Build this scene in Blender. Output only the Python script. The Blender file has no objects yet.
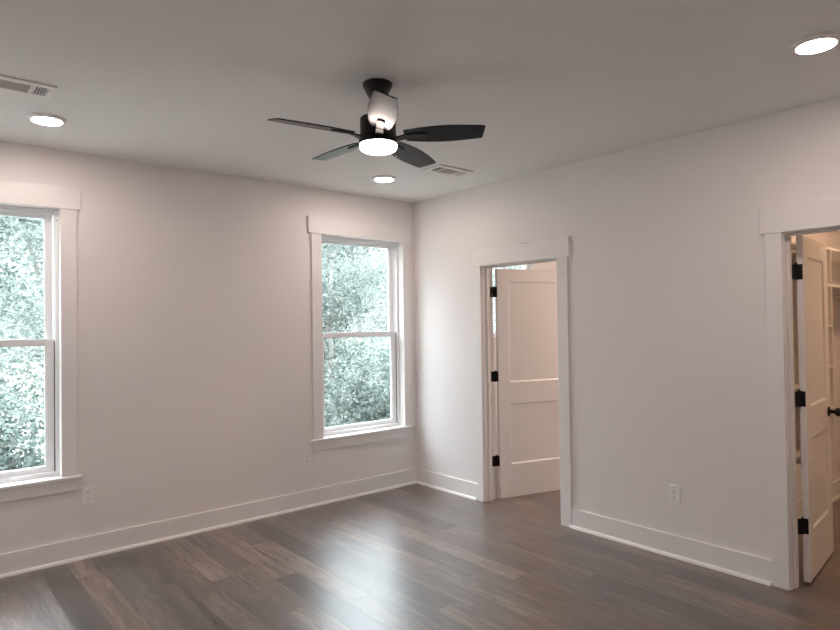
import bpy, bmesh, math, random
from mathutils import Vector, Matrix
S = bpy.context.scene
COL = S.collection
R = math.radians
PI = math.pi

# ------------------------------------------------------------------ camera
CX, CY, CZ = -3.8949, -4.6833, 1.539
yaw, pitch, roll, FPX = -0.7025, 0.016, -0.0137, 619.75
fw = Vector((-math.sin(yaw) * math.cos(pitch), math.cos(yaw) * math.cos(pitch), math.sin(pitch)))
rt = Vector((math.cos(yaw), math.sin(yaw), 0)); up = rt.cross(fw)
r2 = math.cos(roll) * rt + math.sin(roll) * up
u2 = -math.sin(roll) * rt + math.cos(roll) * up
cd = bpy.data.cameras.new('camera'); cam = bpy.data.objects.new('camera', cd); COL.objects.link(cam)
m = Matrix((r2, u2, -fw)).transposed().to_4x4(); m.translation = (CX, CY, CZ)
cam.matrix_world = m
cd.sensor_width = 36; cd.lens = FPX * 36 / 840; cd.clip_start = .02; cd.clip_end = 200
S.camera = cam

# ------------------------------------------------------------------ world, sun, exposure
SKY = 17.5
w = bpy.data.worlds.new('world'); S.world = w; w.use_nodes = True
bg = w.node_tree.nodes['Background']
# overcast-bright sky: brighter towards the zenith
_n = w.node_tree; _tc = _n.nodes.new('ShaderNodeTexCoord'); _sp = _n.nodes.new('ShaderNodeSeparateXYZ'); _rp = _n.nodes.new('ShaderNodeValToRGB')
_n.links.new(_tc.outputs['Generated'], _sp.inputs[0]); _n.links.new(_sp.outputs[2], _rp.inputs[0]); _n.links.new(_rp.outputs[0], bg.inputs[0])
_e = _rp.color_ramp.elements; _e[0].position = .16; _e[0].color = (.060, .066, .070, 1); _e[1].position = .75; _e[1].color = (.86, .92, 1.0, 1)
bg.inputs[1].default_value = SKY
sd = bpy.data.lights.new('sun', 'SUN'); sd.energy = 3.0; sd.angle = R(3); sd.color = (1, .97, .9)
so = bpy.data.objects.new('sun', sd); COL.objects.link(so); so.rotation_euler = (R(42), 0, R(-25))
LAMP = 6.7            # strength of the room's own ceiling lamps
S.view_settings.view_transform = 'Standard'; S.view_settings.look = 'None'
S.view_settings.gamma = 1; S.view_settings.use_curve_mapping = False
S.view_settings.exposure = 0.12
S.cycles.max_bounces = 14; S.cycles.diffuse_bounces = 8; S.cycles.transparent_max_bounces = 16

# ------------------------------------------------------------------ materials
def mat(name, col, rough=.5, bump=0, bscale=200, **kw):
    m = bpy.data.materials.new(name); m.use_nodes = True
    nt = m.node_tree; b = nt.nodes['Principled BSDF']
    b.inputs['Base Color'].default_value = (*col, 1); b.inputs['Roughness'].default_value = rough
    for k, v in kw.items():
        b.inputs[k.replace('_', ' ')].default_value = v
    tc = nt.nodes.new('ShaderNodeTexCoord'); n = nt.nodes.new('ShaderNodeTexNoise')
    n.inputs['Scale'].default_value = bscale; n.inputs['Detail'].default_value = 3
    nt.links.new(tc.outputs['Object'], n.inputs['Vector'])
    # faint tonal variation so that no surface is one dead flat colour
    mx = nt.nodes.new('ShaderNodeMixRGB'); mx.blend_type = 'MULTIPLY'; mx.inputs[0].default_value = .03
    mx.inputs[1].default_value = (*col, 1); nt.links.new(n.outputs['Color'], mx.inputs[2])
    nt.links.new(mx.outputs[0], b.inputs['Base Color'])
    if bump:
        bp = nt.nodes.new('ShaderNodeBump'); bp.inputs['Strength'].default_value = bump; bp.inputs['Distance'].default_value = .002
        nt.links.new(n.outputs['Fac'], bp.inputs['Height']); nt.links.new(bp.outputs[0], b.inputs['Normal'])
    return m

def emis(name, col, s):
    m = bpy.data.materials.new(name); m.use_nodes = True
    b = m.node_tree.nodes['Principled BSDF']
    b.inputs['Base Color'].default_value = (.9, .9, .9, 1)
    b.inputs['Emission Color'].default_value = (*col, 1); b.inputs['Emission Strength'].default_value = s
    return m

M_wall = mat('wall_paint', (.80, .775, .765), .55, .15, 260)
M_ceil = mat('ceiling_paint', (.80, .795, .785), .8, .2, 220)
M_trim = mat('trim_paint', (.815, .80, .79), .36, 0, 60)
M_door = mat('door_paint', (.84, .82, .80), .38, 0, 60)
M_shelf = mat('shelf_paint', (.82, .80, .77), .45, 0, 60)
M_vinyl = mat('window_vinyl', (.86, .87, .88), .28)
M_track = mat('window_track', (.10, .10, .11), .6)
M_black = mat('black_hardware', (.006, .006, .0065), .45, 0, 80, Specular_IOR_Level=.3)
M_fan = mat('fan_black', (.006, .006, .0065), .38, 0, 80, Specular_IOR_Level=.3)
M_blade = mat('fan_blade_black', (.004, .005, .006), .27, .03, 30, Specular_IOR_Level=.22)
M_plate = mat('outlet_plastic', (.84, .83, .82), .3)
M_slot = mat('outlet_slot', (.03, .03, .03), .6)
M_steel = mat('rod_steel', (.55, .54, .52), .25, 0, 50, Metallic=1.0)
M_vent = mat('vent_enamel', (.82, .80, .79), .65)
M_dark = mat('duct_dark', (.02, .02, .02), .9)
M_lens = emis('recessed_lens', (1, .82, .75), 22 * LAMP)
M_fanlens = emis('fan_lens', (1, .81, .74), 5.5 * LAMP)
M_warm = emis('warm_lens', (1, .63, .39), 100)
M_bathl = emis('bath_lens', (1, .76, .62), 190)
M_ink = mat('sticker_ink', (.05, .08, .08), .6)
M_bark = mat('pale_bark', (.24, .235, .22), .9, .6, 30)
M_soil = mat('forest_floor', (.26, .255, .23), 1, .5, 4)

def glass_mat():
    m = bpy.data.materials.new('pane_glass'); m.use_nodes = True
    nt = m.node_tree; nt.nodes.clear()
    o = nt.nodes.new('ShaderNodeOutputMaterial'); t = nt.nodes.new('ShaderNodeBsdfTransparent')
    g = nt.nodes.new('ShaderNodeBsdfGlossy'); g.inputs['Roughness'].default_value = .02
    f = nt.nodes.new('ShaderNodeFresnel'); gm = nt.nodes.new('ShaderNodeNewGeometry'); ma = nt.nodes.new('ShaderNodeMath'); ma.operation = 'MULTIPLY_ADD'
    ma.inputs[1].default_value = 1 / 1.5 - 1.5; ma.inputs[2].default_value = 1.5; nt.links.new(gm.outputs['Backfacing'], ma.inputs[0]); nt.links.new(ma.outputs[0], f.inputs['IOR'])
    mx = nt.nodes.new('ShaderNodeMixShader'); t.inputs[0].default_value = (.95, .97, .96, 1)
    nt.links.new(f.outputs[0], mx.inputs[0]); nt.links.new(t.outputs[0], mx.inputs[1]); nt.links.new(g.outputs[0], mx.inputs[2])
    nt.links.new(mx.outputs[0], o.inputs[0])
    return m
M_glass = glass_mat()

def leaf_mat(name, c1, c2):
    m = bpy.data.materials.new(name); m.use_nodes = True
    nt = m.node_tree; nt.nodes.clear()
    o = nt.nodes.new('ShaderNodeOutputMaterial')
    d = nt.nodes.new('ShaderNodeBsdfDiffuse'); t = nt.nodes.new('ShaderNodeBsdfTranslucent')
    tc = nt.nodes.new('ShaderNodeTexCoord'); n = nt.nodes.new('ShaderNodeTexNoise'); n.inputs['Scale'].default_value = 6
    r = nt.nodes.new('ShaderNodeValToRGB'); r.color_ramp.elements[0].position = .35; r.color_ramp.elements[1].position = .65
    r.color_ramp.elements[0].color = (*c1, 1); r.color_ramp.elements[1].color = (*c2, 1)
    mx = nt.nodes.new('ShaderNodeMixShader'); mx.inputs[0].default_value = .45
    L = nt.links.new
    L(tc.outputs['Object'], n.inputs['Vector']); L(n.outputs['Fac'], r.inputs[0])
    L(r.outputs[0], d.inputs[0]); L(r.outputs[0], t.inputs[0]); L(d.outputs[0], mx.inputs[1]); L(t.outputs[0], mx.inputs[2]); L(mx.outputs[0], o.inputs[0])
    return m
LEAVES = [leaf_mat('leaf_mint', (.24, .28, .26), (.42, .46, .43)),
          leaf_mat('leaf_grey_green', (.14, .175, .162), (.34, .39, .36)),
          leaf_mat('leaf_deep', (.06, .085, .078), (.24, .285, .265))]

def floor_mat():
    m = bpy.data.materials.new('vinyl_planks'); m.use_nodes = True
    nt = m.node_tree; L = nt.links.new; N = nt.nodes.new
    b = nt.nodes['Principled BSDF']
    tc = N('ShaderNodeTexCoord'); sp = N('ShaderNodeSeparateXYZ'); L(tc.outputs['Object'], sp.inputs[0])
    def mth(op, a, bb=None, c=None):
        n = N('ShaderNodeMath'); n.operation = op
        for i, v in enumerate((a, bb, c)):
            if v is None: continue
            if isinstance(v, (int, float)): n.inputs[i].default_value = v
            else: L(v, n.inputs[i])
        return n.outputs[0]
    W, LEN = .152, 1.22
    px = mth('DIVIDE', sp.outputs[0], W); row = mth('FLOOR', px); fx = mth('FRACT', px)
    wn = N('ShaderNodeTexWhiteNoise'); wn.noise_dimensions = '1D'; L(row, wn.inputs['W'])
    py = mth('ADD', mth('DIVIDE', sp.outputs[1], LEN), mth('MULTIPLY', wn.outputs['Value'], 7.3))
    col = mth('FLOOR', py); fy = mth('FRACT', py)
    cb = N('ShaderNodeCombineXYZ'); L(row, cb.inputs[0]); L(col, cb.inputs[1])
    w2 = N('ShaderNodeTexWhiteNoise'); w2.noise_dimensions = '2D'; L(cb.outputs[0], w2.inputs['Vector'])
    # tone of each plank
    rp = N('ShaderNodeValToRGB'); L(w2.outputs['Value'], rp.inputs[0])
    e = rp.color_ramp.elements
    e[0].position = 0; e[0].color = (.045, .030, .023, 1); e[1].position = 1; e[1].color = (.25, .20, .165, 1)
    for p_, c_ in ((.22, (.083, .070, .063, 1)), (.45, (.145, .098, .072, 1)), (.62, (.112, .104, .102, 1)), (.82, (.172, .126, .096, 1))):
        x = e.new(p_); x.color = c_
    # grain: noise stretched along the plank, shifted per plank
    sh = N('ShaderNodeCombineXYZ')
    L(mth('ADD', mth('MULTIPLY', sp.outputs[0], 1.0), mth('MULTIPLY', w2.outputs['Value'], 31.7)), sh.inputs[0])
    L(mth('ADD', mth('MULTIPLY', sp.outputs[1], .085), mth('MULTIPLY', row, .37)), sh.inputs[1])
    def noise(scale, detail, dist=0, rough=.6):
        n = N('ShaderNodeTexNoise'); n.inputs['Scale'].default_value = scale; n.inputs['Detail'].default_value = detail
        n.inputs['Distortion'].default_value = dist; n.inputs['Roughness'].default_value = rough
        L(sh.outputs[0], n.inputs['Vector']); return n
    g1 = noise(15, 6, 1.1, .68); g2 = noise(75, 4, .2)
    r1 = N('ShaderNodeValToRGB'); L(g1.outputs['Fac'], r1.inputs[0])
    r1.color_ramp.elements[0].position = .32; r1.color_ramp.elements[0].color = (.22, .19, .18, 1)
    r1.color_ramp.elements[1].position = .68; r1.color_ramp.elements[1].color = (1.75, 1.72, 1.74, 1)
    m1 = N('ShaderNodeMixRGB'); m1.blend_type = 'MULTIPLY'; m1.inputs[0].default_value = .95
    L(rp.outputs[0], m1.inputs[1]); L(r1.outputs[0], m1.inputs[2])
    r2_ = N('ShaderNodeValToRGB'); L(g2.outputs['Fac'], r2_.inputs[0])
    r2_.color_ramp.elements[0].position = .38; r2_.color_ramp.elements[0].color = (.40, .38, .37, 1)
    r2_.color_ramp.elements[1].position = .6; r2_.color_ramp.elements[1].color = (1.12, 1.12, 1.12, 1)
    m2 = N('ShaderNodeMixRGB'); m2.blend_type = 'MULTIPLY'; m2.inputs[0].default_value = .6
    L(m1.outputs[0], m2.inputs[1]); L(r2_.outputs[0], m2.inputs[2])
    # fine dark cracks following the grain
    g3 = noise(26, 5, 1.6, .7); g4 = noise(7, 2, .3)
    crack = mth('MULTIPLY', mth('LESS_THAN', mth('ABSOLUTE', mth('SUBTRACT', g3.outputs['Fac'], .5)), .012), mth('GREATER_THAN', g4.outputs['Fac'], .5))
    m4 = N('ShaderNodeMixRGB'); m4.blend_type = 'MULTIPLY'; m4.inputs[2].default_value = (.30, .27, .26, 1)
    L(mth('MULTIPLY', crack, .8), m4.inputs[0]); L(m2.outputs[0], m4.inputs[1]); m2 = m4
    # seams
    ex = mth('MULTIPLY', mth('MINIMUM', fx, mth('SUBTRACT', 1, fx)), W)
    ey = mth('MULTIPLY', mth('MINIMUM', fy, mth('SUBTRACT', 1, fy)), LEN)
    ed = mth('MINIMUM', ex, ey); gap = mth('LESS_THAN', ed, .0022)
    m3 = N('ShaderNodeMixRGB'); m3.inputs[2].default_value = (.03, .024, .02, 1)
    L(mth('MULTIPLY', gap, .8), m3.inputs[0]); L(m2.outputs[0], m3.inputs[1])
    L(m3.outputs[0], b.inputs['Base Color'])
    L(mth('ADD', mth('MULTIPLY', g1.outputs['Fac'], .34), .17), b.inputs['Roughness'])
    b.inputs['IOR'].default_value = 1.5
    b.inputs['Coat Weight'].default_value = .85; b.inputs['Coat Roughness'].default_value = .30; b.inputs['Coat IOR'].default_value = 1.85
    bp = N('ShaderNodeBump'); bp.inputs['Strength'].default_value = .6; bp.inputs['Distance'].default_value = .0016
    hh = mth('SUBTRACT', mth('ADD', g1.outputs['Fac'], mth('MULTIPLY', g2.outputs['Fac'], .4)), mth('MULTIPLY', gap, .6))
    L(hh, bp.inputs['Height']); L(bp.outputs[0], b.inputs['Normal']); L(bp.outputs[0], b.inputs['Coat Normal'])
    return m
M_floor = floor_mat()

# ------------------------------------------------------------------ helpers
class MB:
    def __init__(s): s.b = bmesh.new()
    def box(s, x0, x1, y0, y1, z0, z1, M=None, bev=0):
        t = bmesh.new()
        bmesh.ops.create_cube(t, size=1)
        bmesh.ops.scale(t, vec=(abs(x1 - x0), abs(y1 - y0), abs(z1 - z0)), verts=t.verts)
        bmesh.ops.translate(t, vec=((x0 + x1) / 2, (y0 + y1) / 2, (z0 + z1) / 2), verts=t.verts)
        if bev: bmesh.ops.bevel(t, geom=t.edges[:], offset=bev, segments=2, affect='EDGES', profile=.5)
        return s.join(t, M)
    def join(s, t, M=None):
        if M is not None: bmesh.ops.transform(t, matrix=M, verts=t.verts)
        me = bpy.data.meshes.new('_t'); t.to_mesh(me); t.free(); s.b.from_mesh(me); bpy.data.meshes.remove(me)
        return s
    def lathe(s, prof, n=40, M=None):
        """prof: [(r, z), ...] turned about z"""
        t = bmesh.new(); rings = []
        for r, z in prof:
            if r < 1e-5: rings.append([t.verts.new((0, 0, z))])
            else: rings.append([t.verts.new((r * math.cos(2 * PI * i / n), r * math.sin(2 * PI * i / n), z)) for i in range(n)])
        for a, c in zip(rings, rings[1:]):
            for i in range(n):
                j = (i + 1) % n
                if len(a) == 1 and len(c) == 1: continue
                if len(a) == 1: t.faces.new((a[0], c[i], c[j]))
                elif len(c) == 1: t.faces.new((a[i], c[0], a[j]))
                else: t.faces.new((a[i], c[i], c[j], a[j]))
        bmesh.ops.recalc_face_normals(t, faces=t.faces)
        for f in t.faces: f.smooth = True
        return s.join(t, M)
    def prism(s, pts, z0, z1, M=None, bev=0):
        t = bmesh.new(); a = [t.verts.new((x, y, z0)) for x, y in pts]; c = [t.verts.new((x, y, z1)) for x, y in pts]
        n = len(pts); t.faces.new(a[::-1]); t.faces.new(c)
        for i in range(n): t.faces.new((a[i], a[(i + 1) % n], c[(i + 1) % n], c[i]))
        bmesh.ops.recalc_face_normals(t, faces=t.faces)
        if bev: bmesh.ops.bevel(t, geom=t.edges[:], offset=bev, segments=1, affect='EDGES')
        return s.join(t, M)
    def tube(s, p0, p1, r, n=16, r1=None):
        p0, p1 = Vector(p0), Vector(p1); d = p1 - p0; r1 = r if r1 is None else r1
        q = d.to_track_quat('Z', 'Y').to_matrix().to_4x4(); q.translation = p0
        return s.lathe([(0, 0), (r, 0), (r1, d.length), (0, d.length)], n, q)
    def build(s, name, mt, parent=None):
        me = bpy.data.meshes.new(name); s.b.to_mesh(me); s.b.free()
        o = bpy.data.objects.new(name, me); me.materials.append(mt); COL.objects.link(o)
        if parent: o.parent = parent
        if any(p.use_smooth for p in me.polygons): me.set_sharp_from_angle(angle=R(35))
        return o

def empty(name, loc=(0, 0, 0), rz=0):
    o = bpy.data.objects.new(name, None); o.location = loc; o.rotation_euler = (0, 0, rz); o.empty_display_size = .1
    COL.objects.link(o); return o
def tag(o, label=None, cat=None, group=None, kind=None):
    if label: o['label'] = label
    if cat: o['category'] = cat
    if group: o['group'] = group
    if kind: o['kind'] = kind
    return o
def copy_tree(o, parent=None):
    c = o.copy(); COL.objects.link(c); c.parent = parent
    for ch in [x for x in S.objects if x.parent == o]: copy_tree(ch, c)
    return c

# ------------------------------------------------------------------ the setting
H = 2.74
XW, YB = -4.13, -5.25         # side wall and wall behind the camera
W1 = (-3.9645, -3.0585); W2 = (-1.0587, -.1521); WZ = (.567, 2.3455)
D1 = (-1.7345, -.9222); D2 = (-4.01, -3.3198); DZ = 2.042
BW = (.95, 1.80); BZ = (1.40, 2.30)
XE = 3.3; TX = .115; TY = .16

def wall_with_holes(name, axis, a0, a1, t0, t1, holes, label):
    """axis 'x': wall runs along x and spans t0..t1 in y; holes (a,b,z0,z1)"""
    mb = MB(); holes = sorted(holes); cur = a0
    def bx(a, b, z0, z1):
        if b - a < 1e-4 or z1 - z0 < 1e-4: return
        if axis == 'x': mb.box(a, b, t0, t1, z0, z1)
        else: mb.box(t0, t1, a, b, z0, z1)
    for (a, b, z0, z1) in holes:
        bx(cur, a, 0, H); bx(a, b, 0, z0); bx(a, b, z1, H); cur = b
    bx(cur, a1, 0, H)
    return tag(mb.build(name, M_wall), label, 'wall', kind='structure')

wall_with_holes('wall_left', 'x', XW - .12, XE + .1, 0, TY,
                [(W1[0] - .012, W1[1] + .012, WZ[0] - .012, WZ[1] + .012), (W2[0] - .012, W2[1] + .012, WZ[0] - .012, WZ[1] + .012), (BW[0], BW[1], BZ[0], BZ[1])],
                'off-white painted wall with the two tall windows')
wall_with_holes('wall_right', 'y', YB, 0, 0, TX,
                [(D1[0] - .014, D1[1] + .014, 0, DZ + .014), (D2[0] - .014, D2[1] + .014, 0, DZ + .014)],
                'off-white painted wall with the two open doorways')
tag(MB().box(XW - .12, XW, YB, 0, 0, H).build('wall_side', M_wall), 'off-white wall left of the camera', 'wall', kind='structure')
tag(MB().box(XW - .12, XE + .1, YB - .12, YB, 0, H).build('wall_back', M_wall), 'off-white wall behind the camera', 'wall', kind='structure')
tag(MB().box(TX, XE, -2.88, -2.76, 0, H).build('wall_closet', M_wall), 'warm-lit wall behind the closet shelving', 'wall', kind='structure')
tag(MB().box(XE, XE + .1, YB, 0, 0, H).build('wall_far', M_wall), 'far end wall beyond the two doorways', 'wall', kind='structure')
tag(MB().box(XW - .12, XE + .1, YB - .12, TY, -.1, 0).build('floor', M_floor), 'grey-brown wood-look plank floor running away from the camera', 'floor', kind='structure')
tag(MB().box(XW - .12, XE + .1, YB - .12, TY, H, H + .12).build('ceiling', M_ceil), 'plain off-white painted ceiling', 'ceiling', kind='structure')
tag(MB().box(-30, 40, TY + .02, 45, -.75, -.62).build('ground_outside', M_soil), 'leafy forest floor outside the windows', 'ground', kind='structure')

# baseboards: board with a small eased top, plus the shoe moulding
BB = .143
def baseboard(name, axis, t, sgn, spans, label):
    """board on plane t projecting sgn*; spans [(a,b,shoe_a,shoe_b)]"""
    root = tag(empty(name), label, 'baseboard', kind='structure')
    for (a, b, sa, sb) in spans:
        mb = MB(); th = .015 * sgn
        if axis == 'x': mb.box(a, b, min(t, t + th), max(t, t + th), 0, BB, bev=.0025)
        else: mb.box(min(t, t + th), max(t, t + th), a, b, 0, BB, bev=.0025)
        mb.build('board', M_trim, root)
        # quarter round
        q = MB(); n = 6; r = .018
        prof = [(0, 0)] + [(r * math.cos(i / n * PI / 2), r * 1.15 * math.sin(i / n * PI / 2)) for i in range(n + 1)]
        t_ = bmesh.new(); ra = []; rb = []
        for (dd, z) in prof:
            pos = t + th + dd * sgn
            ra.append(t_.verts.new((sa, pos, z) if axis == 'x' else (pos, sa, z)))
            rb.append(t_.verts.new((sb, pos, z) if axis == 'x' else (pos, sb, z)))
        k = len(prof); t_.faces.new(ra); t_.faces.new(rb[::-1])
        for i in range(k): t_.faces.new((ra[i], rb[i], rb[(i + 1) % k], ra[(i + 1) % k]))
        bmesh.ops.recalc_face_normals(t_, faces=t_.faces)
        q.join(t_); q.build('shoe_moulding', M_trim, root)
CAS = .0965
baseboard('baseboard_left', 'x', 0, -1, [(XW, -.0005, XW, -.015)], 'white baseboard with shoe moulding below the windows')
baseboard('baseboard_right', 'y', 0, -1, [(D1[1] + .075, -.0155, D1[1] + .085, -.033), (D2[1] + .092, D1[0] - .096, D2[1] + .094, D1[0] - .090), (YB, D2[0] - .092, YB, D2[0] - .1)],
          'white baseboard with shoe moulding between and beside the doorways')
baseboard('baseboard_closet', 'x', -2.88, -1, [(TX, XE, TX, XE)], 'white baseboard inside the closet under the shelving')
baseboard('baseboard_bath', 'x', 0, -1, [(TX, XE, TX, XE)], 'white baseboard in the room beyond the nearer window corner')
baseboard('baseboard_far', 'y', XE, -1, [(-5.2, -2.88, -5.2, -2.88), (-2.75, -.02, -2.75, -.02)], 'white baseboard on the far end wall')
baseboard('baseboard_side', 'y', XW, 1, [(YB, -.02, YB, -.02)], 'white baseboard beside the camera')

# door casings (craftsman style: taller, wider head board), jambs and stops
def door_trim(name, D, casl, label):
    y0, y1 = D
    root = tag(empty(name, (0, (y0 + y1) / 2, 0)), label, 'door frame', kind='structure')
    c = (y0 + y1) / 2
    th = .019
    for a, b in ((y1, y1 + casl), (y0 - CAS, y0)):
        MB().box(-th, 0, a - c, b - c, 0, DZ, bev=.0018).build('side_casing', M_trim, root)
    MB().box(-.025, 0, y0 - CAS - .022 - c, y1 + casl + .022 - c, DZ, DZ + .148, bev=.0018).build('head_casing', M_trim, root)
    for a, b in ((y1 - .005, y1 + .013), (y0 - .013, y0 + .005)):
        MB().box(-.0005, TX, a - c, b - c, 0, DZ - .005).build('side_jamb', M_trim, root)
    MB().box(-.0005, TX, y0 - .013 - c, y1 + .013 - c, DZ - .005, DZ + .013).build('head_jamb', M_trim, root)
    for a, b in ((y1 - .017, y1 - .005), (y0 + .005, y0 + .017)):
        MB().box(.042, .078, a - c, b - c, 0, DZ - .005, bev=.001).build('door_stop', M_trim, root)
    MB().box(.042, .078, y0 + .017 - c, y1 - .017 - c, DZ - .017, DZ - .005, bev=.001).build('door_stop', M_trim, root)
    # far side casing
    for a, b in ((y1, y1 + casl), (y0 - CAS, y0)):
        MB().box(TX, TX + .018, a - c, b - c, 0, DZ, bev=.0018).build('side_casing', M_trim, root)
    MB().box(TX, TX + .018, y0 - CAS - c, y1 + casl - c, DZ, DZ + .148, bev=.0018).build('head_casing', M_trim, root)
    return root
trim1 = door_trim('trim_1', D1, .0745, 'white flat casing around the doorway nearest the room corner')
trim2 = door_trim('trim_2', D2, .092, 'white flat casing around the closet doorway at the right edge')
# chipped caulk mark on top of the head casing of the first door
chip = MB(); ccy = (D1[0] + D1[1]) / 2
for k in range(5):
    chip.box(-.0262, -.0246, -1.49 - ccy + .02 * k, -1.465 - ccy + .02 * k, DZ + .1405 + .0012 * k, DZ + .1435 + .0012 * k)
chip.build('scuff_mark', mat('scuff', (.38, .36, .34), .8), trim1)['label'] = 'grey scuff on the head casing'

# windows
def window(name, X, label, sticker):
    x0, x1 = X; c = (x0 + x1) / 2; z0, z1 = WZ
    root = tag(empty(name, (c, 0, 0)), label, 'window', kind='structure')
    a, b = x0 - c, x1 - c
    cw = .098; cr = .0817 if sticker == 2 else .0945
    for p, q in ((a - cw, a), (b, b + cr)):
        MB().box(p, q, -.019, 0, z0, z1, bev=.0018).build('side_casing', M_trim, root)
    MB().box(a - cw - .033, b + cr + .022, -.026, 0, z1, z1 + .143, bev=.0018).build('head_casing', M_trim, root)
    MB().box(a - cw - .022, b + cr + .024, -.042, .070, z0 - .020, z0, bev=.004).build('stool', M_trim, root)
    MB().box(a - cw, b + cr, -.019, 0, z0 - .100, z0 - .020, bev=.0018).build('apron', M_trim, root)
    # jamb extension lining the opening
    mb = MB()
    mb.box(a - .011, a, 0, TY, z0 - .005, z1); mb.box(b, b + .011, 0, TY, z0 - .005, z1); mb.box(a - .011, b + .011, 0, TY, z1, z1 + .011); mb.box(a - .011, b + .011, .071, TY, z0 - .011, z0)
    mb.build('jamb_lining', M_trim, root)
    # vinyl frame
    f = MB(); fy0, fy1 = .058, .158; fwid = .020
    f.box(a, a + fwid, fy0, fy1, z0, z1, bev=.0015); f.box(b - fwid, b, fy0, fy1, z0, z1, bev=.0015)
    f.box(a + fwid, b - fwid, fy0, fy1, z1 - fwid, z1, bev=.0015); f.box(a + fwid, b - fwid, fy0, fy1, z0, z0 + .030, bev=.0015)
    # small stepped lip towards the room at the top
    f.box(a + fwid, b - fwid, fy0 + .012, fy0 + .03, z1 - .034, z1 - fwid, bev=.001)
    f.build('vinyl_frame', M_vinyl, root)
    zm = 1.470
    # dark balance track beside the lower sash
    for p, q in ((a + fwid, a + fwid + .005), (b - fwid - .005, b - fwid)):
        MB().box(p, q, .078, .112, z0 + .03, zm - .005).build('balance_track', M_track, root)
    def sash(nm, ya, yb, za, zb, st, rt_, rb, gy):
        s = MB(); xa, xb = a + fwid + .0055, b - fwid - .0055
        s.box(xa, xa + st, ya, yb, za, zb, bev=.002); s.box(xb - st, xb, ya, yb, za, zb, bev=.002)
        s.box(xa + st, xb - st, ya, yb, zb - rt_, zb, bev=.002); s.box(xa + st, xb - st, ya, yb, za, za + rb, bev=.002)
        # glazing bead
        gb = .007
        s.box(xa + st, xa + st + gb, ya + .009, yb, za + rb, zb - rt_); s.box(xb - st - gb, xb - st, ya + .009, yb, za + rb, zb - rt_)
        s.box(xa + st, xb - st, ya + .009, yb, zb - rt_ - gb, zb - rt_); s.box(xa + st, xb - st, ya + .009, yb, za + rb, za + rb + gb)
        so_ = s.build(nm, M_vinyl, root)
        g = MB().box(xa + st - .002, xb - st + .002, gy - .002, gy + .002, za + rb - .002, zb - rt_ + .002).build('glass_pane', M_glass, so_)
        return so_
    lo = sash('lower_sash', .080, .108, z0 + .026, zm + .010, .044, .040, .035, .096)
    up_ = sash('upper_sash', .112, .140, zm - .034, z1 - .02, .040, .030, .036, .128)
    # sash lock on the meeting rail
    l = MB(); l.box(-.03, .03, .084, .106, zm + .010, zm + .018, bev=.002); l.box(-.006, .026, .088, .098, zm + .018, zm + .028, bev=.002)
    l.build('sash_lock', M_vinyl, lo)
    # tilt latch dot near the top of the right jamb
    MB().tube((b - .010, .0585, z1 - .072), (b - .010, .0560, z1 - .072), .004, 12).build('latch_hole', M_slot, root)
    # stuck-on maker's label: illegible dark print on the glass
    rng = random.Random(sticker); k = MB(); yk = .1245
    gx = b - fwid - .0055 - .040; gz = z1 - .02 - .030
    if sticker == 1:
        for i in range(11):
            xx = gx - .150 + i * .0115; zz = gz - .026 - i * .0006
            k.box(xx, xx + .0095, yk, yk + .0008, zz - .010, zz - .010 + .004)
            k.box(xx, xx + .0035, yk, yk + .0008, zz - .010, zz + .008)
            k.box(xx + .006, xx + .009, yk, yk + .0008, zz - .010 + rng.random() * .006, zz + .008)
    else:
        n = 20
        for i in range(n):
            p = 2 * PI * i / n; q = 2 * PI * (i + 1) / n; cx_, cz_, r_ = gx - .178, gz - .034, .021
            t = bmesh.new(); vs = [t.verts.new((cx_ + rr * math.cos(an), yk, cz_ + rr * math.sin(an))) for rr, an in ((r_, p), (r_, q), (r_ - .003, q), (r_ - .003, p))]
            t.faces.new(vs); e_ = bmesh.ops.extrude_face_region(t, geom=t.faces[:]); bmesh.ops.translate(t, vec=(0, .0008, 0), verts=[v for v in e_['geom'] if isinstance(v, bmesh.types.BMVert)])
            k.join(t)
        k.box(gx - .186, gx - .170, yk, yk + .0008, gz - .022, gz - .018); k.box(gx - .184, gx - .180, yk, yk + .0008, gz - .042, gz - .020); k.box(gx - .176, gx - .172, yk, yk + .0008, gz - .040, gz - .024)
        for i in range(9):
            xx = gx - .135 + i * .013; hh = .012 if i in (0, 4) else .007
            k.box(xx, xx + .009, yk, yk + .0008, gz - .040, gz - .037); k.box(xx, xx + .003, yk, yk + .0008, gz - .040, gz - .040 + hh + .004)
            if i < 7: k.box(xx + .006, xx + .0085, yk, yk + .0008, gz - .040, gz - .031)
    k.build('glass_sticker', M_ink, up_)['label'] = 'small dark printed sticker in the upper corner of the pane'
    return root
window('window_1', W1, 'tall white double-hung window cut off by the left edge', 1)
window('window_2', W2, 'tall white double-hung window beside the room corner', 2)

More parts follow.
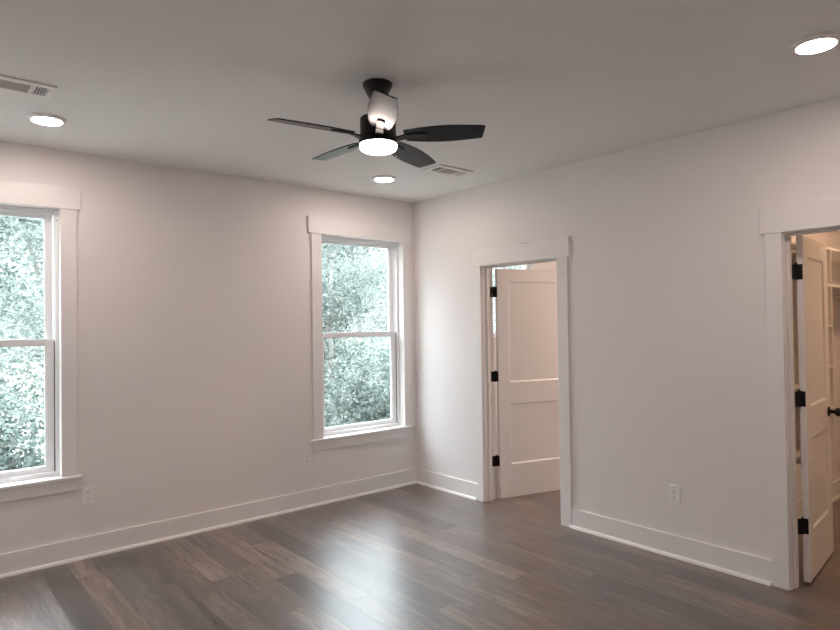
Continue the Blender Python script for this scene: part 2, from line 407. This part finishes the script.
# window in the room behind the first door
bwn = tag(empty('window_3', ((BW[0] + BW[1]) / 2, 0, 0)), 'window glimpsed over and beside the half-open door near the corner', 'window', kind='structure')
f = MB(); a, b = -.425, .425
f.box(a, a + .04, .05, .12, BZ[0], BZ[1]); f.box(b - .04, b, .05, .12, BZ[0], BZ[1]); f.box(a + .04, b - .04, .05, .12, BZ[0], BZ[0] + .04); f.box(a + .04, b - .04, .05, .12, BZ[1] - .03, BZ[1]); f.box(-.03, .03, .05, .12, BZ[0] + .04, BZ[1] - .03)
f.build('vinyl_frame', M_vinyl, bwn)
for p, q in ((a + .04, -.03), (.03, b - .04)):
    MB().box(p, q, .083, .087, BZ[0] + .04, BZ[1] - .03).build('glass_pane', M_glass, bwn)
f = MB(); f.box(a - .09, a, -.019, 0, BZ[0], BZ[1], bev=.0018); f.box(b, b + .09, -.019, 0, BZ[0], BZ[1], bev=.0018); f.box(a - .11, b + .11, -.024, 0, BZ[1], BZ[1] + .14, bev=.0018); f.box(a - .11, b + .11, -.04, .05, BZ[0] - .02, BZ[0], bev=.003)
f.box(a - .09, b + .09, -.019, 0, BZ[0] - .1, BZ[0] - .02, bev=.0018)
f.build('casing', M_trim, bwn)

# doors: two-panel slabs standing open into the rooms beyond
def make_door(name, A, ang, width, jamb_y, label, knob, ztop=2.034):
    root = tag(empty(name, (A[0], A[1], 0), R(ang)), label, 'door', kind='structure')
    T = .035; z0, z1 = .012, ztop; st = .115
    s = MB(); bv = .0015
    s.box(0, st, -T, 0, z0, z1, bev=bv); s.box(width - st, width, -T, 0, z0, z1, bev=bv)
    for za, zb in ((z0, .300), (.832, 1.022), (1.914, z1)):
        s.box(st - .001, width - st + .001, -T, 0, za, zb, bev=bv)
    s.box(st - .002, width - st + .002, -T + .010, -.010, .29, 1.92)
    # sloped sticking round each recessed panel, both faces
    for (za, zb) in ((.300, .832), (1.022, 1.914)):
        for face in (0, 1):
            yo = -T + .0012 if face == 0 else -.0012; yi = -T + .0102 if face == 0 else -.0102; w_ = .011
            xa, xb = st, width - st
            t = bmesh.new()
            O = [t.verts.new(v) for v in ((xa, yo, za), (xb, yo, za), (xb, yo, zb), (xa, yo, zb))]
            I = [t.verts.new(v) for v in ((xa + w_, yi, za + w_), (xb - w_, yi, za + w_), (xb - w_, yi, zb - w_), (xa + w_, yi, zb - w_))]
            for i in range(4): t.faces.new((O[i], O[(i + 1) % 4], I[(i + 1) % 4], I[i]))
            s.join(t)
    s.build('door_slab', M_door, root)
    # hinges: one leaf on the slab edge, one on the jamb, barrel between
    inv = Matrix.Rotation(-R(ang), 4, 'Z') @ Matrix.Translation((-A[0], -A[1], 0))
    jp = inv @ Vector((TX - .002, jamb_y, 0)); jq = inv @ Vector((TX - .030, jamb_y, 0))
    for hz in (1.820, 1.076, .336):
        h = MB()
        h.box(-.0025, .0005, -.032, -.002, hz - .045, hz + .045, bev=.001)
        d = (jp - jq); L_ = d.length; an = math.atan2(d.y, d.x)
        Mx = Matrix.Translation((jq.x, jq.y, 0)) @ Matrix.Rotation(an, 4, 'Z')
        h.box(0, L_, -.003, -.0002, hz - .045, hz + .045, M=Mx, bev=.001)
        # barrel carried out past the casing
        mid = Vector((-.012, -.003, 0))
        h.tube((mid.x, mid.y, hz - .046), (mid.x, mid.y, hz + .046), .0065, 14)
        h.lathe([(0, .046), (.0045, .046), (.006, .050), (.004, .055), (0, .056)], 14, Matrix.Translation((mid.x, mid.y, hz)))
        d2 = jp - mid; an2 = math.atan2(d2.y, d2.x)
        h.box(0, d2.length, -.0015, .0015, hz - .045, hz + .045, M=Matrix.Translation((mid.x, mid.y, 0)) @ Matrix.Rotation(an2, 4, 'Z'))
        d3 = Vector((-.001, -.002, 0)) - mid; an3 = math.atan2(d3.y, d3.x)
        h.box(0, d3.length, -.0015, .0015, hz - .045, hz + .045, M=Matrix.Translation((mid.x, mid.y, 0)) @ Matrix.Rotation(an3, 4, 'Z'))
        h.build('hinge', M_black, root)['label'] = 'black butt hinge'
    if knob:
        kx, kz = width - .063, .937
        for sg, y_ in ((-1, -T), (1, 0)):
            Mk = Matrix.Translation((kx, y_, kz)) @ Matrix.Rotation(R(90 if sg < 0 else -90), 4, 'X')
            MB().lathe([(0, 0), (.032, 0), (.033, .003), (.031, .007), (.020, .009), (.012, .012), (.011, .030), (.014, .036), (.024, .042), (.028, .052), (.026, .062), (.016, .068), (0, .070)], 32, Mk).build('door_knob', M_black, root)['label'] = 'black round door knob'
    return root
make_door('door_1', (.150, -.938), -16, .79, D1[1] - .005, 'white two-panel door half open in the doorway near the corner', True, 2.024)
make_door('door_2', (.150, -3.337), 6.5, .676, D2[1] - .005, 'white two-panel door with black knob standing open into the closet', True)

# ------------------------------------------------------------------ ceiling fan
FX, FY = -2.065, -2.219
fan = tag(empty('ceiling_fan', (FX, FY, H)), 'black five-blade ceiling fan with lit round lamp', 'ceiling fan')
MB().lathe([(0, 0), (.073, 0), (.0745, -.006), (.072, -.016), (.060, -.040), (.046, -.066), (.036, -.082), (.030, -.086), (0, -.086)]).build('canopy', M_fan, fan)
MB().lathe([(0, -.08), (.019, -.08), (.019, -.19), (0, -.19)], 24).build('downrod', M_fan, fan)
MB().lathe([(0, -.160), (.030, -.160), (.040, -.166), (.082, -.170), (.089, -.176), (.090, -.255), (.094, -.262), (.096, -.285), (.0955, -.302), (.088, -.306), (0, -.306)], 56).build('motor_housing', M_fan, fan)
MB().lathe([(0, -.300), (.0915, -.300), (.0925, -.316), (.088, -.328), (.070, -.337), (.040, -.342), (0, -.343)], 48).build('lamp_lens', M_fanlens, fan)['label'] = 'glowing white round lamp lens'
def blade_obj(k):
    az = R(21 + 72 * k)
    zb = -.265
    Mz = TILT @ Matrix.Rotation(az, 4, 'Z') @ Matrix.Translation((0, 0, zb)) @ Matrix.Rotation(R(BT), 4, 'X')
    r0, r1 = .135, .524
    pts = []
    n = 14
    # one nearly straight edge, one bowed edge, slanted tip
    for i in range(n + 1):
        t = i / n; pts.append((r0 + (r1 - r0 - .012) * t, .045 + .019 * math.sin(PI * t ** .9) + .006 * t))
    pts.append((r1 + .012, -.045))
    for i in range(n + 1):
        t = 1 - i / n; pts.append((r0 + (r1 - r0) * t, -.045 - .020 * math.sin(PI * t ** .95) - .007 * t))
    b_ = MB(); b_.prism(pts, -.003, .003, Mz, bev=.001)
    bl = b_.build('blade', M_blade, fan)
    a_ = MB()
    apts = [(.135, -.017), (.215, -.020)] + [(.222 + .020 * math.sin(q), -.020 * math.cos(q)) for q in [i / 8 * PI for i in range(1, 8)]] + [(.215, .020), (.135, .017)]
    a_.prism(apts, -.009, -.0031, Mz, bev=.001)
    # arm from the housing
    base = TILT @ Matrix.Rotation(az, 4, 'Z')
    p0 = base @ Vector((.080, 0, -.276)); 
    sec = []
    t = bmesh.new(); prev = None
    for i in range(7):
        u = i / 6; x = .080 + .062 * u; z = -.280 + (zb - .006 + .280) * (u * u * (3 - 2 * u)); wd = .020 - .003 * u; rot = R(BT) * u
        ring = []
        for (yy, zz) in ((-wd, -.005), (wd, -.005), (wd, .004), (-wd, .004)):
            y2 = yy * math.cos(rot) - zz * math.sin(rot); z2 = yy * math.sin(rot) + zz * math.cos(rot)
            ring.append(t.verts.new(base @ Vector((x, y2, z + z2))))
        if prev:
            for j in range(4): t.faces.new((prev[j], prev[(j + 1) % 4], ring[(j + 1) % 4], ring[j]))
        else: t.faces.new(ring[::-1])
        prev = ring
    t.faces.new(prev); bmesh.ops.recalc_face_normals(t, faces=t.faces)
    a_.join(t)
    a_.build('blade_arm', M_fan, bl)
BT = -13
# the blades hang very slightly out of level
TILT = Matrix.Translation((0, 0, -.27)) @ Matrix.Rotation(R(1.5), 4, Vector((.64, .77, 0))) @ Matrix.Rotation(R(-2.2), 4, Vector((.763, -.646, 0))) @ Matrix.Translation((0, 0, .27))
for k in range(5): blade_obj(k)

# ------------------------------------------------------------------ recessed ceiling lights
def recessed(x, y, label):
    r = tag(empty('recessed_light', (x, y, H)), label, 'ceiling light', 'slim round ceiling lights')
    MB().lathe([(.070, 0), (.094, 0), (.096, -.004), (.094, -.011), (.084, -.019), (.076, -.020), (.071, -.017), (.070, 0)], 48).build('trim_ring', M_trim, r)
    MB().lathe([(0, -.0005), (.0755, -.0005), (.0755, -.0195), (.066, -.0220), (0, -.0228)], 48).build('diffuser', M_lens, r)
    return r
rl = recessed(-.867, -.677, 'round ceiling light just past the fan, near the room corner')
for (x, y, lb) in ((-3.24, -.663, 'round ceiling light above the left window, beside the long vent'), (-.853, -3.768, 'round ceiling light at the top right of the picture'), (-3.24, -3.76, 'round ceiling light overhead, out of the picture near the camera')):
    c = copy_tree(rl); c.location = (x, y, H); c['label'] = lb

# ------------------------------------------------------------------ ceiling registers
def vent(x0, x1, y0, y1, label):
    cx_, cy_ = (x0 + x1) / 2, (y0 + y1) / 2; hx, hy = (x1 - x0) / 2, (y1 - y0) / 2
    r = tag(empty('ceiling_vent', (cx_, cy_, H)), label, 'air vent', 'white ceiling air registers')
    fr = MB(); ix, iy = hx - .028, hy - .036
    for (a, b, c, d) in ((-hx, hx, iy, hy), (-hx, hx, -hy, -iy), (-hx, -ix, -iy, iy), (ix, hx, -iy, iy)):
        fr.box(a, b, c, d, -.011, -.0005, bev=.002)
    ex = ix - .068
    for sx in (-1, 1): fr.box(sx * ex - .008, sx * ex + .008, -iy, iy, -.010, -.001)
    for sx in (-1, 1): fr.tube((sx * (hx - .013), 0, -.0125), (sx * (hx - .013), 0, -.010), .004, 10)
    fr.build('frame', M_vent, r)
    MB().box(-ix, ix, -iy, iy, -.0012, -.0004).build('duct_opening', M_dark, r)
    sl = MB()
    n = 9
    for i in range(n):
        y = -iy + (i + .5) * 2 * iy / n
        sl.box(-ex + .008, ex - .008, -.0045, .0045, -.0005, .0005, M=Matrix.Translation((0, y, -.0068)) @ Matrix.Rotation(R(-62), 4, 'X'))
    sl.build('louvre_bank', M_vent, r)
    for sx in (-1, 1):
        e_ = MB()
        for i in range(5):
            x = sx * (ex + .008 + (i + .5) * (ix - ex - .008) / 5)
            e_.box(-.0036, .0036, -iy, iy, -.0005, .0005, M=Matrix.Translation((x, 0, -.0068)) @ Matrix.Rotation(R(50 * sx), 4, 'Y'))
        e_.build('louvre_bank', M_vent, r)
    return r
vent(-.785, -.425, -1.268, -1.076, 'white ceiling vent partly hidden behind a fan blade')
vent(-3.645, -3.285, -1.222, -1.030, 'white ceiling vent cut off by the left edge')

# ------------------------------------------------------------------ wall outlets
def outlet(loc, rz, label):
    r = tag(empty('wall_outlet', loc, rz), label, 'outlet', 'white duplex wall outlets')
    MB().box(-.037, .037, -.006, 0, -.061, .061, bev=.0025).build('faceplate', M_plate, r)
    for s_ in (-1, 1):
        pl = MB(); t = []
        for i in range(24):
            an = 2 * PI * i / 24; t.append((.0175 * math.cos(an), max(-.0135, min(.0135, .0175 * math.sin(an)))))
        pl.prism(t, 0, .0015, Matrix.Translation((0, -.006, s_ * .0205)) @ Matrix.Rotation(R(90), 4, 'X'))
        rc = pl.build('receptacle', M_plate, r)
        sl = MB(); zc = s_ * .0205
        sl.box(-.0078, -.0052, -.0082, -.0070, zc - .001, zc + .0085); sl.box(.0052, .0078, -.0082, -.0070, zc + .0000, zc + .0085)
        sl.tube((0, -.0070, zc - .0078), (0, -.0082, zc - .0078), .0030, 10)
        sl.build('socket_slots', M_slot, rc)
    MB().tube((0, -.0058, 0), (0, -.0072, 0), .003, 12).build('screw', M_plate, r)
    return r
ou = outlet((-2.899, 0, .4155), 0, 'white wall outlet low beside the left window')
c = copy_tree(ou); c.location = (-1.215, 0, .411); c['label'] = 'white wall outlet below the left corner of the middle window'
c = copy_tree(ou); c.location = (0, -2.641, .408); c.rotation_euler = (0, 0, R(-90)); c['label'] = 'white wall outlet between the two doorways'

# ------------------------------------------------------------------ closet shelving
SY0, SY1 = -3.18, -2.8805
clo = tag(empty('closet_shelving', (1.0, -2.88, 0)), 'built-in white closet organizer with cubbies, shelf and hanging rods', 'shelving')
ox, oy = -1.0, 2.88
def P(nm, x0, x1, z0, z1, y0=SY0, y1=SY1, mt=None):
    return MB().box(x0 + ox, x1 + ox, y0 + oy, y1 + oy, z0, z1, bev=.0015).build(nm, mt or M_shelf, clo)
P('side_panel', 1.300, 1.318, .60, 2.06); P('side_panel', 1.000, 1.018, .60, 2.06)
for z in (.60, .895, 1.19, 1.485, 1.775, 2.044): P('cubby_shelf', 1.018, 1.300, z, z + .018)
P('long_shelf', .30, 1.000, 1.978, 1.994); P('long_shelf', .30, 1.000, 2.03, 2.048); P('long_shelf', .30, 1.000, .60, .618); P('long_shelf', .30, 1.000, 1.052, 1.084)
P('side_panel', .282, .300, .60, 2.048)
P('long_shelf', 1.318, 2.60, 1.775, 1.793); P('long_shelf', 1.318, 2.60, 2.044, 2.062); P('side_panel', 2.60, 2.618, .60, 2.06)
for (a, b, z) in ((.30, 1.0, 1.92), (.30, 1.0, .98), (1.318, 2.60, 1.715)):
    MB().tube((a + ox, -3.06 + oy, z), (b + ox, -3.06 + oy, z), .013).build('hanging_rod', M_steel, clo)

# lamps of the closet and of the room behind the first door
def flush(x, y, label, mt):
    r = tag(empty('flush_light', (x, y, H)), label, 'ceiling light')
    MB().lathe([(0, 0), (.13, 0), (.135, -.012), (.12, -.02), (0, -.02)]).build('base_pan', M_trim, r)
    MB().lathe([(0, -.02), (.118, -.02), (.115, -.045), (.085, -.068), (.04, -.078), (0, -.08)]).build('lamp_shade', mt, r)
flush(1.5, -3.9, 'warm round ceiling light inside the closet', M_warm)
flush(1.9, -2.0, 'warm round ceiling light in the room behind the corner door', M_bathl)

# ------------------------------------------------------------------ trees outside
def tree(x, y, h, cr, z_low, seed, leaf, nleaf, label, name='deciduous_tree', group='trees outside the windows', lean=0):
    rng = random.Random(seed); root = tag(empty(name, (x, y, -.63)), label, 'tree', group)
    tb = MB(); p = Vector((0, 0, 0)); pts = [p.copy()]; n = 9
    for i in range(n):
        p = p + Vector((rng.uniform(-.10, .10) + lean * .1, rng.uniform(-.10, .10), h / n)); pts.append(p.copy())
    r0 = .045 + h * .008
    for i in range(n): tb.tube(pts[i], pts[i + 1], r0 * (1 - i / (n + 1)), 7, r0 * (1 - (i + 1) / (n + 1)))
    ends = []
    for b in range(26):
        t = rng.uniform(.12, .97); i = min(n - 1, int(t * n)); q = pts[i].lerp(pts[i + 1], t * n - i)
        an = rng.uniform(0, 2 * PI); ln = cr * rng.uniform(.55, 1.0) * (1 - .45 * max(0, t - .55) / .45)
        e1 = q + Vector((math.cos(an), math.sin(an), rng.uniform(.1, .6))) * ln * .5
        e2 = e1 + Vector((math.cos(an + rng.uniform(-.5, .5)), math.sin(an + rng.uniform(-.5, .5)), rng.uniform(-.2, .6))) * ln * .5
        tb.tube(q, e1, .014, 5, .009); tb.tube(e1, e2, .009, 5, .004); ends += [(q, e1), (e1, e2), (e1, e2)]
    tb.build('trunk', M_bark, root)
    V = []; F = []
    for k in range(nleaf):
        a, b = ends[rng.randrange(len(ends))]; q = a.lerp(b, rng.random()) + Vector((rng.gauss(0, .20), rng.gauss(0, .20), rng.gauss(0, .20)))
        if q.z < z_low: q.z = z_low + rng.random() * .8
        s = rng.uniform(.022, .046)
        u = Vector((rng.gauss(0, 1), rng.gauss(0, 1), rng.gauss(0, .7))).normalized(); v = u.cross(Vector((rng.gauss(0, 1), rng.gauss(0, 1), rng.gauss(0, 1)))).normalized()
        i0 = len(V); V += [q - u * s, q + v * s * .5, q + u * s, q - v * s * .5]; F.append((i0, i0 + 1, i0 + 2, i0 + 3))
    me = bpy.data.meshes.new('foliage'); me.from_pydata([tuple(v) for v in V], [], F); me.materials.append(LEAVES[leaf])
    o = bpy.data.objects.new('foliage', me); COL.objects.link(o); o.parent = root
    return root
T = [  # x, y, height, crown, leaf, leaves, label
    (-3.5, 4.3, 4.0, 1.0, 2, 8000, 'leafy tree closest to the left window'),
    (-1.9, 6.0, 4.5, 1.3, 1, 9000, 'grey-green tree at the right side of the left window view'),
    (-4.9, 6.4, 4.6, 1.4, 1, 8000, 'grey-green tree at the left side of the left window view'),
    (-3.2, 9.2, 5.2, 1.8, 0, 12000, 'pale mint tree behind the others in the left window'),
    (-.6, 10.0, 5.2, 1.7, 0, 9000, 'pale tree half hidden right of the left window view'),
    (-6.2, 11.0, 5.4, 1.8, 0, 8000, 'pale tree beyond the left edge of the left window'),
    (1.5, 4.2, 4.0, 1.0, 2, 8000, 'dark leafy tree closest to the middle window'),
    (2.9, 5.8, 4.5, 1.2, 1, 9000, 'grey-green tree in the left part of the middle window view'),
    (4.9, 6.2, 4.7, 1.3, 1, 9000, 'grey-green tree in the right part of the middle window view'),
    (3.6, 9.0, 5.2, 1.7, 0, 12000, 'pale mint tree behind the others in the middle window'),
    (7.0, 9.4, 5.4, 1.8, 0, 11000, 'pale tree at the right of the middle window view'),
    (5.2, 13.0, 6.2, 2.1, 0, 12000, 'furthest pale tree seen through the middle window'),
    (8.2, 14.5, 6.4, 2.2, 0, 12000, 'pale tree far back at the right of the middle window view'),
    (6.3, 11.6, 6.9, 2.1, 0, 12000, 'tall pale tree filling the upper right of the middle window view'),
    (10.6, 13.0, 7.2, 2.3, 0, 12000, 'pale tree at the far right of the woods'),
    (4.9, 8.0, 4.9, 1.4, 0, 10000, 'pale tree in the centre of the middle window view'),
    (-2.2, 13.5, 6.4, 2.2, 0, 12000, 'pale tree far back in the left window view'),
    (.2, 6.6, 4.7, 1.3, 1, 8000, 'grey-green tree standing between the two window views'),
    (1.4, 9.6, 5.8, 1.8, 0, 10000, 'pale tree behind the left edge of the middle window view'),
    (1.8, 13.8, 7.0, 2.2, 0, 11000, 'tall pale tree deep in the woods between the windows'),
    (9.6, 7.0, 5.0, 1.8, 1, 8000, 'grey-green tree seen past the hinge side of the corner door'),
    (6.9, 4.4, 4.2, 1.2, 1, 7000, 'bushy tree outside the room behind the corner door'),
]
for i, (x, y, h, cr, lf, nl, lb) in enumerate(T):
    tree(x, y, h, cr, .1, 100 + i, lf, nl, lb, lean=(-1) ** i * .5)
for i, (x, y, h, cr, lb) in enumerate([(-3.1, 2.7, 1.5, .75, 'low shrub under the left window'), (-4.3, 3.3, 1.7, .8, 'low shrub at the far left under the left window'), (1.0, 2.6, 1.5, .7, 'low shrub under the middle window'), (2.1, 3.0, 1.7, .8, 'low shrub right of centre under the middle window'), (3.2, 3.6, 1.8, .8, 'low shrub at the right under the middle window')]):
    tree(x, y, h, cr, .05, 300 + i, 1 if i % 2 else 2, 5500, lb, 'shrub', 'shrubs outside the windows')
